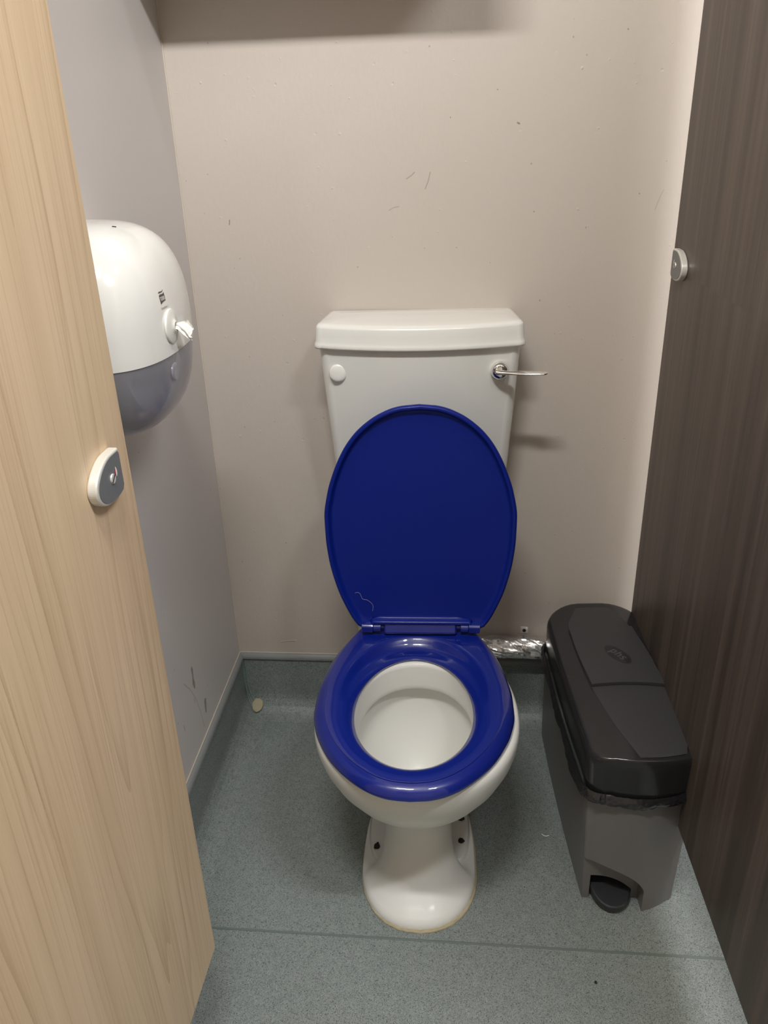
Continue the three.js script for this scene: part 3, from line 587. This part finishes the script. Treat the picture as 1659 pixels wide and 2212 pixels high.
  for (let j = 0; j <= 12; j++) {
    const t = j / 12, o = [];
    for (let i = 0; i < n; i++) {
      const [x, z] = dense[i], l = Math.hypot(x, z) || 1, s = i * 0.11;
      const a = dense[(i + n - 1) % n], b = dense[(i + 1) % n], tx = b[0] - a[0], tz = b[1] - a[1], L = Math.hypot(tx, tz) || 1, nx = tz / L, nz = -tx / L;
      const bulge = 0.0035 + 0.0060 * Math.sin(Math.PI * Math.min(1, t * 1.1)) + 0.0035 * N(s * 1.2, t * 2.5, 3) * Math.sin(Math.PI * t) + 0.0022 * N(s * 3.5, t * 6, 8) * Math.sin(Math.PI * t);
      const corner = Math.exp(-(((x + 0.085) / 0.03) ** 2 + ((z - 0.18) / 0.05) ** 2));
      const hang = 0.024 + 0.006 * N(s * 0.6, 1) + 0.004 * N(s * 2.1, 5) + 0.014 * corner;
      o.push([x + nx * (bulge + 0.006 * corner * t), 0.291 - hang * t + 0.002 * N(s * 2.6, t * 3, 1), z + nz * (bulge + 0.004 * corner * t)]);
    }
    br.push(o);
  }
  for (let i = 0; i < n; i++) { /* inner return of the film */ }
  br.push(br[br.length - 1].map(([x, y, z]) => [x * 0.985, y + 0.002, z * 0.992]));
  br.push(br[0].map(([x, y, z]) => [x * 0.985, y - 0.002, z * 0.992]));
  const liner = tag(group('bin_liner', [0.390, 0, 0.3], yaw), 'crumpled black plastic liner showing under the lid of the sanitary bin', 'bin bag');
  mesh('film', toCreasedNormals(orient(loft(br, { loop: true })), 0.5), M.bag, liner);
}

// ---------------------------------------------------------------- tissue dispenser on the left wall
{
  const w = 0.147, h = 0.150, D = 0.147, ne = 2.65, me = 4.2, yc = 1.119, zc = 0.538, seam = 1.093;
  const dis = tag(group('tissue_dispenser', [XL, yc, zc]), 'round white tissue dispenser with a smoked lower half on the left wall', 'dispenser');
  const depth = (dy, dz, s = 1) => { const r = (Math.abs(dy / (h * s)) ** ne + Math.abs(dz / (w * s)) ** ne); return r >= 1 ? 0 : D * s * (1 - r) ** (1 / me); };
  // dome cut by the horizontal seam: polar grid, thin shell
  const shell = (keep, s) => {
    const g = new THREE.BufferGeometry(), pos = [], idx = [], NR = 70, NA = 160;
    for (let i = 0; i <= NR; i++) for (let k = 0; k < NA; k++) {
      const a = k / NA * 6.28319, c = Math.cos(a), q = Math.sin(a), e = (Math.abs(c) ** ne + Math.abs(q) ** ne) ** (-1 / ne), r = Math.sin(i / NR * Math.PI / 2) ** 0.9;
      let dy = h * s * r * e * q, dz = w * s * r * e * c;
      pos.push(i === NR ? 0 : D * s * Math.max(0, 1 - r ** ne) ** (1 / me), dy, dz);
    }
    const ys = seam - yc;
    const ok = (v) => (keep > 0 ? pos[3 * v + 1] >= ys : pos[3 * v + 1] <= ys);
    for (let i = 0; i < NR; i++) for (let k = 0; k < NA; k++) {
      const A = i * NA + k, B = i * NA + (k + 1) % NA, C = A + NA, E = B + NA;
      if (ok(A) || ok(B) || ok(C) || ok(E)) idx.push(A, B, E, A, E, C);
    }
    // pull vertices beyond the seam onto it
    for (let v = 0; v < pos.length / 3; v++) if (!ok(v)) pos[3 * v + 1] = ys;
    g.setAttribute('position', new THREE.Float32BufferAttribute(pos, 3)); g.setIndex(idx);
    // recompute depth at the pulled vertices so that the edge lies on the dome
    const p = g.attributes.position;
    for (let v = 0; v < p.count; v++) if (Math.abs(p.getY(v) - ys) < 1e-9) { const r = Math.abs(ys / (h * s)) ** ne, zl = w * s * (1 - r) ** (1 / ne); p.setZ(v, Math.max(-zl, Math.min(zl, p.getZ(v)))); p.setX(v, depth(ys, p.getZ(v), s)); }
    g.computeVertexNormals();
    const n = g.attributes.normal; let sum = 0; for (let v = 0; v < n.count; v++) sum += n.getX(v);
    if (sum < 0) { for (let k = 0; k < idx.length; k += 3) { const t = idx[k + 1]; idx[k + 1] = idx[k + 2]; idx[k + 2] = t; } g.setIndex(idx); g.computeVertexNormals(); }
    return g;
  };
  mesh('cover', shell(1, 1), M.whitePlastic, dis).userData.label = 'glossy white upper cover';
  mesh('lower_shell', shell(-1, 0.992), M.smoke, dis).userData.label = 'smoked translucent lower shell';
  mesh('back_plate', (() => { const s = new THREE.Shape(); for (let k = 0; k < 80; k++) { const a = k / 80 * 6.28319, c = Math.cos(a), q = Math.sin(a), e = (Math.abs(c) ** ne + Math.abs(q) ** ne) ** (-1 / ne); s[k ? 'lineTo' : 'moveTo'](w * 0.96 * e * c, h * 0.96 * e * q); } return extrude(s, 0.006).rotateY(Math.PI / 2); })(), std({ color: 0xb9b6b0, roughness: 0.5 }), dis);
  // roll carrier seen dimly through the smoked shell
  mesh('roll_holder', new THREE.CylinderGeometry(0.118, 0.118, 0.085, 64, 1, false).rotateZ(Math.PI / 2).translate(0.058, 0, 0), std({ color: 0xb4b2b4, roughness: 0.6 }), dis);
  const nz = mesh('nozzle', mergeGeometries([
    new THREE.LatheGeometry([[0.0235, -0.002], [0.0242, 0.0004], [0.0235, 0.0018], [0.018, 0.0030], [0.012, 0.0040], [0.0085, 0.0054], [0.0072, 0.0072], [0.006, 0.0072], [0.0052, 0.004], [0, 0.003]].map(([r, z]) => new THREE.Vector2(r, z)), 56).rotateZ(-Math.PI / 2)]), M.dullWhite, dis);
  nz.position.set(D - 0.0005, 1.131 - yc, 0.033); nz.userData.label = 'round cream outlet nozzle';
  {
    const dy = h * 0.95, dz = 0.035, e = 1e-4, p = new THREE.Vector3(depth(dy, dz), dy, dz);
    const nrm = new THREE.Vector3(1, -(depth(dy + e, dz) - depth(dy - e, dz)) / (2 * e), -(depth(dy, dz + e) - depth(dy, dz - e)) / (2 * e)).normalize();
    const ks = mesh('key_slot', (() => { const q = new THREE.Shape(); q.absellipse(0, 0, 0.0125, 0.0075, 0, 7); return extrude(q, 0.0022, 0.0006, 2).rotateX(-Math.PI / 2).rotateY(Math.PI / 2); })(), M.darkPlastic, dis);
    ks.position.copy(p).addScaledVector(nrm, -0.0012); ks.quaternion.setFromUnitVectors(new THREE.Vector3(0, 1, 0), nrm);
    ks.userData.label = 'dark key slot';
  }
  mesh('press_button', new THREE.LatheGeometry([[0.0135, 0], [0.0132, 0.0018], [0.011, 0.003], [0, 0.0034]].map(([r, z]) => new THREE.Vector2(r, z)), 36).rotateZ(-Math.PI / 2), M.smoke, dis).position.set(depth(-0.052, 0.034) - 0.0015, -0.052, 0.036);
  // printed marks: waves over a block with letters, and a line of small print
  const c = document.createElement('canvas'); c.width = 512; c.height = 512; const g = c.getContext('2d'); g.clearRect(0, 0, 512, 512);
  g.fillStyle = '#4a4744';
  g.beginPath(); g.moveTo(120, 78); g.bezierCurveTo(190, 30, 260, 110, 380, 40); g.bezierCurveTo(330, 130, 230, 80, 120, 100); g.fill();
  g.beginPath(); g.moveTo(112, 150); g.bezierCurveTo(190, 90, 270, 170, 390, 104); g.lineTo(390, 300); g.bezierCurveTo(300, 300, 240, 300, 112, 350); g.closePath(); g.fill();
  g.fillStyle = '#e4e2da'; g.font = 'bold 98px sans-serif'; g.textAlign = 'center'; g.textBaseline = 'middle'; g.save(); g.translate(252, 228); g.scale(0.92, 1.25); g.fillText('TORK', 0, 0); g.restore();
  g.fillStyle = '#4a4744'; g.font = '70px sans-serif'; g.fillText('SmartOne', 240, 440); g.fillRect(448, 400, 6, 84);
  const lt = new THREE.CanvasTexture(c); lt.colorSpace = THREE.SRGBColorSpace;
  const lg = new THREE.PlaneGeometry(0.030, 0.030, 16, 16), lp = lg.attributes.position;
  for (let i = 0; i < lp.count; i++) { const dz = 0.044 - lp.getX(i), dy = 1.170 - yc + lp.getY(i); lp.setXYZ(i, depth(dy, dz) + 0.0003, dy, dz); }
  lg.computeVertexNormals();
  const lm = mesh('printed_logo', lg, std({ map: lt, alphaTest: 0.5, roughness: 0.3, side: THREE.DoubleSide }), dis); lm.userData.label = 'dark printed wave emblem and lettering';
  // tissue end hanging from the nozzle
  const tg = new THREE.PlaneGeometry(0.034, 0.026, 40, 30), tp = tg.attributes.position;
  for (let i = 0; i < tp.count; i++) {
    const u = tp.getX(i) / 0.034 + 0.5, v = tp.getY(i) / 0.026, spread = 0.22 + 0.78 * smooth(u * 1.2);
    const x = 0.019 * u + 0.002 * N(u * 5, v * 4, 2), y = v * 0.026 * spread * 0.75 - 0.012 * u * u + 0.0035 * N(u * 4, v * 9, 5) * u + 0.002 * Math.sin(v * 14) * (1 - 0.5 * u), z = -v * 0.018 * spread + 0.004 * Math.sin(v * 9 + u * 3) * (0.4 + u) - 0.010 * u;
    tp.setXYZ(i, x, y, z);
  }
  tg.computeVertexNormals();
  const ts = tag(mesh('tissue', tg, M.paper), 'crumpled end of white tissue hanging from the dispenser nozzle', 'tissue');
  ts.position.set(XL + D + 0.0055, 1.131, zc + 0.033);
}

// ---------------------------------------------------------------- cubicle doors with their locks
function lockBody(parent, flip, open) {            // local: face toward +z, flat edge on the +x side
  const s = new THREE.Shape();
  s.moveTo(0.030, 0.026); s.quadraticCurveTo(0.033, 0.026, 0.033, 0.022); s.lineTo(0.033, -0.018);
  s.quadraticCurveTo(0.033, -0.022, 0.029, -0.0235); s.bezierCurveTo(0.005, -0.030, -0.030, -0.026, -0.032, -0.004); s.bezierCurveTo(-0.033, 0.012, -0.005, 0.026, 0.012, 0.026); s.closePath();
  const lk = new THREE.Group(); lk.name = numbered('lock'); parent.add(lk);
  mesh('lock_case', extrude(s, 0.0115, 0.0022, 4, 24), M.satin, lk);
  const f = new THREE.Shape();
  const sc = (x, y) => [x * 0.9 + 0.001, y * 0.9];
  f.moveTo(...sc(0.030, 0.026)); f.lineTo(...sc(0.033, 0.022)); f.lineTo(...sc(0.033, -0.018)); f.lineTo(...sc(0.029, -0.0235));
  f.bezierCurveTo(...sc(0.005, -0.030), ...sc(-0.030, -0.026), ...sc(-0.032, -0.004)); f.bezierCurveTo(...sc(-0.033, 0.012), ...sc(-0.005, 0.026), ...sc(0.012, 0.026)); f.closePath();
  const hole = new THREE.Path(); hole.absellipse(0.017, 0.004, 0.0036, 0.0058, 0, Math.PI * 2, true); f.holes.push(hole);
  mesh('lock_face', extrude(f, 0.0012).translate(0, 0, 0.0111), M.lockFace, lk).userData.label = 'grey metal lock face';
  const ind = mesh('indicator', mergeGeometries([new THREE.CircleGeometry(0.0034, 20, Math.PI * 0.5, Math.PI)].map((q) => q.scale(1, 1.6, 1))), M.red, lk); ind.position.set(0.017, 0.004, 0.0117); ind.userData.label = 'red half of the indicator window';
  const ind2 = mesh('indicator', new THREE.CircleGeometry(0.0034, 20, -Math.PI * 0.5, Math.PI).scale(1, 1.6, 1), M.dullWhite, lk); ind2.position.set(0.017, 0.004, 0.0117); ind2.userData.label = 'white half of the indicator window';
  const sl = mesh('coin_slot', mergeGeometries([new THREE.CylinderGeometry(0.0052, 0.0056, 0.0016, 28).rotateX(Math.PI / 2)]), M.chrome, lk); sl.position.set(0.006, 0.0, 0.0129); sl.material = M.satin;
  const bar = mesh('slot', new THREE.BoxGeometry(0.0102, 0.0018, 0.0010), M.rubber, lk); bar.position.set(0.006, 0.0, 0.0134); bar.rotation.z = 0.7; bar.userData.label = 'dark coin slot';
  return lk;
}
{
  // pale wood door, open into the cubicle on the left; free edge nearest the back wall
  const len = 0.80, hgt = 1.85, th = 0.02;
  const d1 = structure(mesh('door_1', boxUV(new RoundedBoxGeometry(len, hgt, th, 3, 0.0015)), M.ash), 'pale wood-grain cubicle door standing open on the left');
  // free edge at (-0.308, 0.8355), running toward (-0.311, 0.9595)
  d1.rotation.y = Math.PI / 2 - 0.0242;            // local +z faces +x, local +x faces -z
  const ex = -0.308, ez = 0.8355, a = d1.rotation.y;
  const ux = Math.cos(a), uz = -Math.sin(a), nx = Math.sin(a), nzz = Math.cos(a);
  d1.position.set(ex - ux * len / 2 - nx * th / 2, 0.20 + hgt / 2, ez - uz * len / 2 - nzz * th / 2);
  const lk = lockBody(d1); lk.position.set(len / 2 - 0.0435 - 0.035, 1.044 - (0.20 + hgt / 2), th / 2);
}
{
  // dark door on the right, open flat along the cubicle, its free edge a hand's breadth from the back wall
  const len = 1.0, hgt = 1.85, th = 0.02, yaw = 0.0302;
  const d2 = structure(mesh('door_2', boxUV(new RoundedBoxGeometry(len, hgt, th, 3, 0.0012)), M.wenge), 'dark brown wood-grain door standing open on the right');
  const ex = 0.4665, ez = 0.084;
  d2.rotation.y = -Math.PI / 2 + yaw;              // local +z faces -x, local +x faces +z
  const a = d2.rotation.y, ux = Math.cos(a), uz = -Math.sin(a), nx = Math.sin(a), nzz = Math.cos(a);
  d2.position.set(ex + ux * len / 2 - nx * th / 2, 0.197 + hgt / 2, ez + uz * len / 2 - nzz * th / 2);
  const lk = lockBody(d2); lk.rotation.z = Math.PI; lk.scale.y = -1; lk.position.set(-len / 2 + 0.034 + 0.033, 1.134 - (0.197 + hgt / 2), th / 2);
}

// ---------------------------------------------------------------- small things on the floor
{
  const o = []; for (let j = 0; j <= 5; j++) { const f = [1, 0.98, 0.9, 0.7, 0.4, 0.03][j], y = [0, 0.0012, 0.0022, 0.0028, 0.003, 0.003][j], r = []; for (let k = 0; k < 36; k++) { const a = k / 36 * 6.283, q = 1 + 0.09 * N(Math.cos(a) * 1.7, Math.sin(a) * 1.7, 3); r.push([0.0125 * f * q * Math.cos(a), 0.0155 * f * q * Math.sin(a), y + 0.0008 * N(k * 0.8, j, 4) * (j < 5 ? 1 : 0)]); } o.push(r); }
  const blob = tag(mesh('filler_patch', orient(loft(o, { capA: true, capB: true })), M.mortar), 'small round patch of cream filler on the skirting in the rear left corner', 'patch');
  blob.position.set(-0.4395, 0.0225, 0.0225); blob.rotation.x = -0.95; blob.scale.set(1.15, 1.2, 1);
  const sc = tag(mesh('paper_scrap', tube([[-0.007, 0.0012, 0], [-0.003, 0.001, 0.004], [0.003, 0.0012, 0.005], [0.008, 0.0018, 0.003]], 0.0009, 20, 6), M.paper), 'tiny curl of white paper on the floor left of the bin', 'scrap');
  sc.position.set(0.265, 0, 0.392);
  const cr = tag(mesh('crumb', new THREE.IcosahedronGeometry(0.0026, 1).scale(1, 0.6, 1.2), M.rust), 'small black crumb on the floor in front of the bin', 'crumb');
  cr.position.set(0.3218, 0.0014, 0.7209);
}

// ---------------------------------------------------------------- lamps
LAMPS.forEach(({ at: [x, z], size: [lx, lz], power, tilt, color, label }) => {
  const lamp = tag(group('ceiling_lamp', [x, CEIL, z]), label, 'lamp');
  const drop = 0.012 + 0.5 * (lz + 0.02) * Math.sin(tilt);       // tilt added to light the back wall more; wedge-shaped housing made up for it
  const s = new THREE.Shape(), hw = 0.5 * (lz + 0.02) * Math.cos(tilt), hs = 0.5 * (lz + 0.02) * Math.sin(tilt);
  s.moveTo(-hw, -0.0001); s.lineTo(hw, -0.0001); s.lineTo(hw, -drop - hs); s.lineTo(-hw, -drop + hs); s.closePath();   // shape x -> z
  const hg = new THREE.ExtrudeGeometry(s, { depth: lx + 0.03, bevelEnabled: false }).translate(0, 0, -(lx + 0.03) / 2).rotateY(-Math.PI / 2);
  mesh('lamp_housing', hg, M.dullWhite, lamp);
  const dm = mesh('diffuser', new RoundedBoxGeometry(lx, 0.008, lz, 2, 0.003), std({ color: 0xffffff, emissive: color, emissiveIntensity: 4, roughness: 0.6 }), lamp);
  dm.position.set(0, -drop - 0.0045 * Math.cos(tilt), -0.0045 * Math.sin(tilt)); dm.rotation.x = tilt;
  dm.castShadow = false;
  const L = new THREE.RectAreaLight(color, power, lx, lz);
  L.position.set(x, CEIL - drop - 0.012 * Math.cos(tilt), z - 0.012 * Math.sin(tilt)); L.rotation.x = -Math.PI / 2 + tilt; scene.add(L);
});

renderer.render(scene, camera);
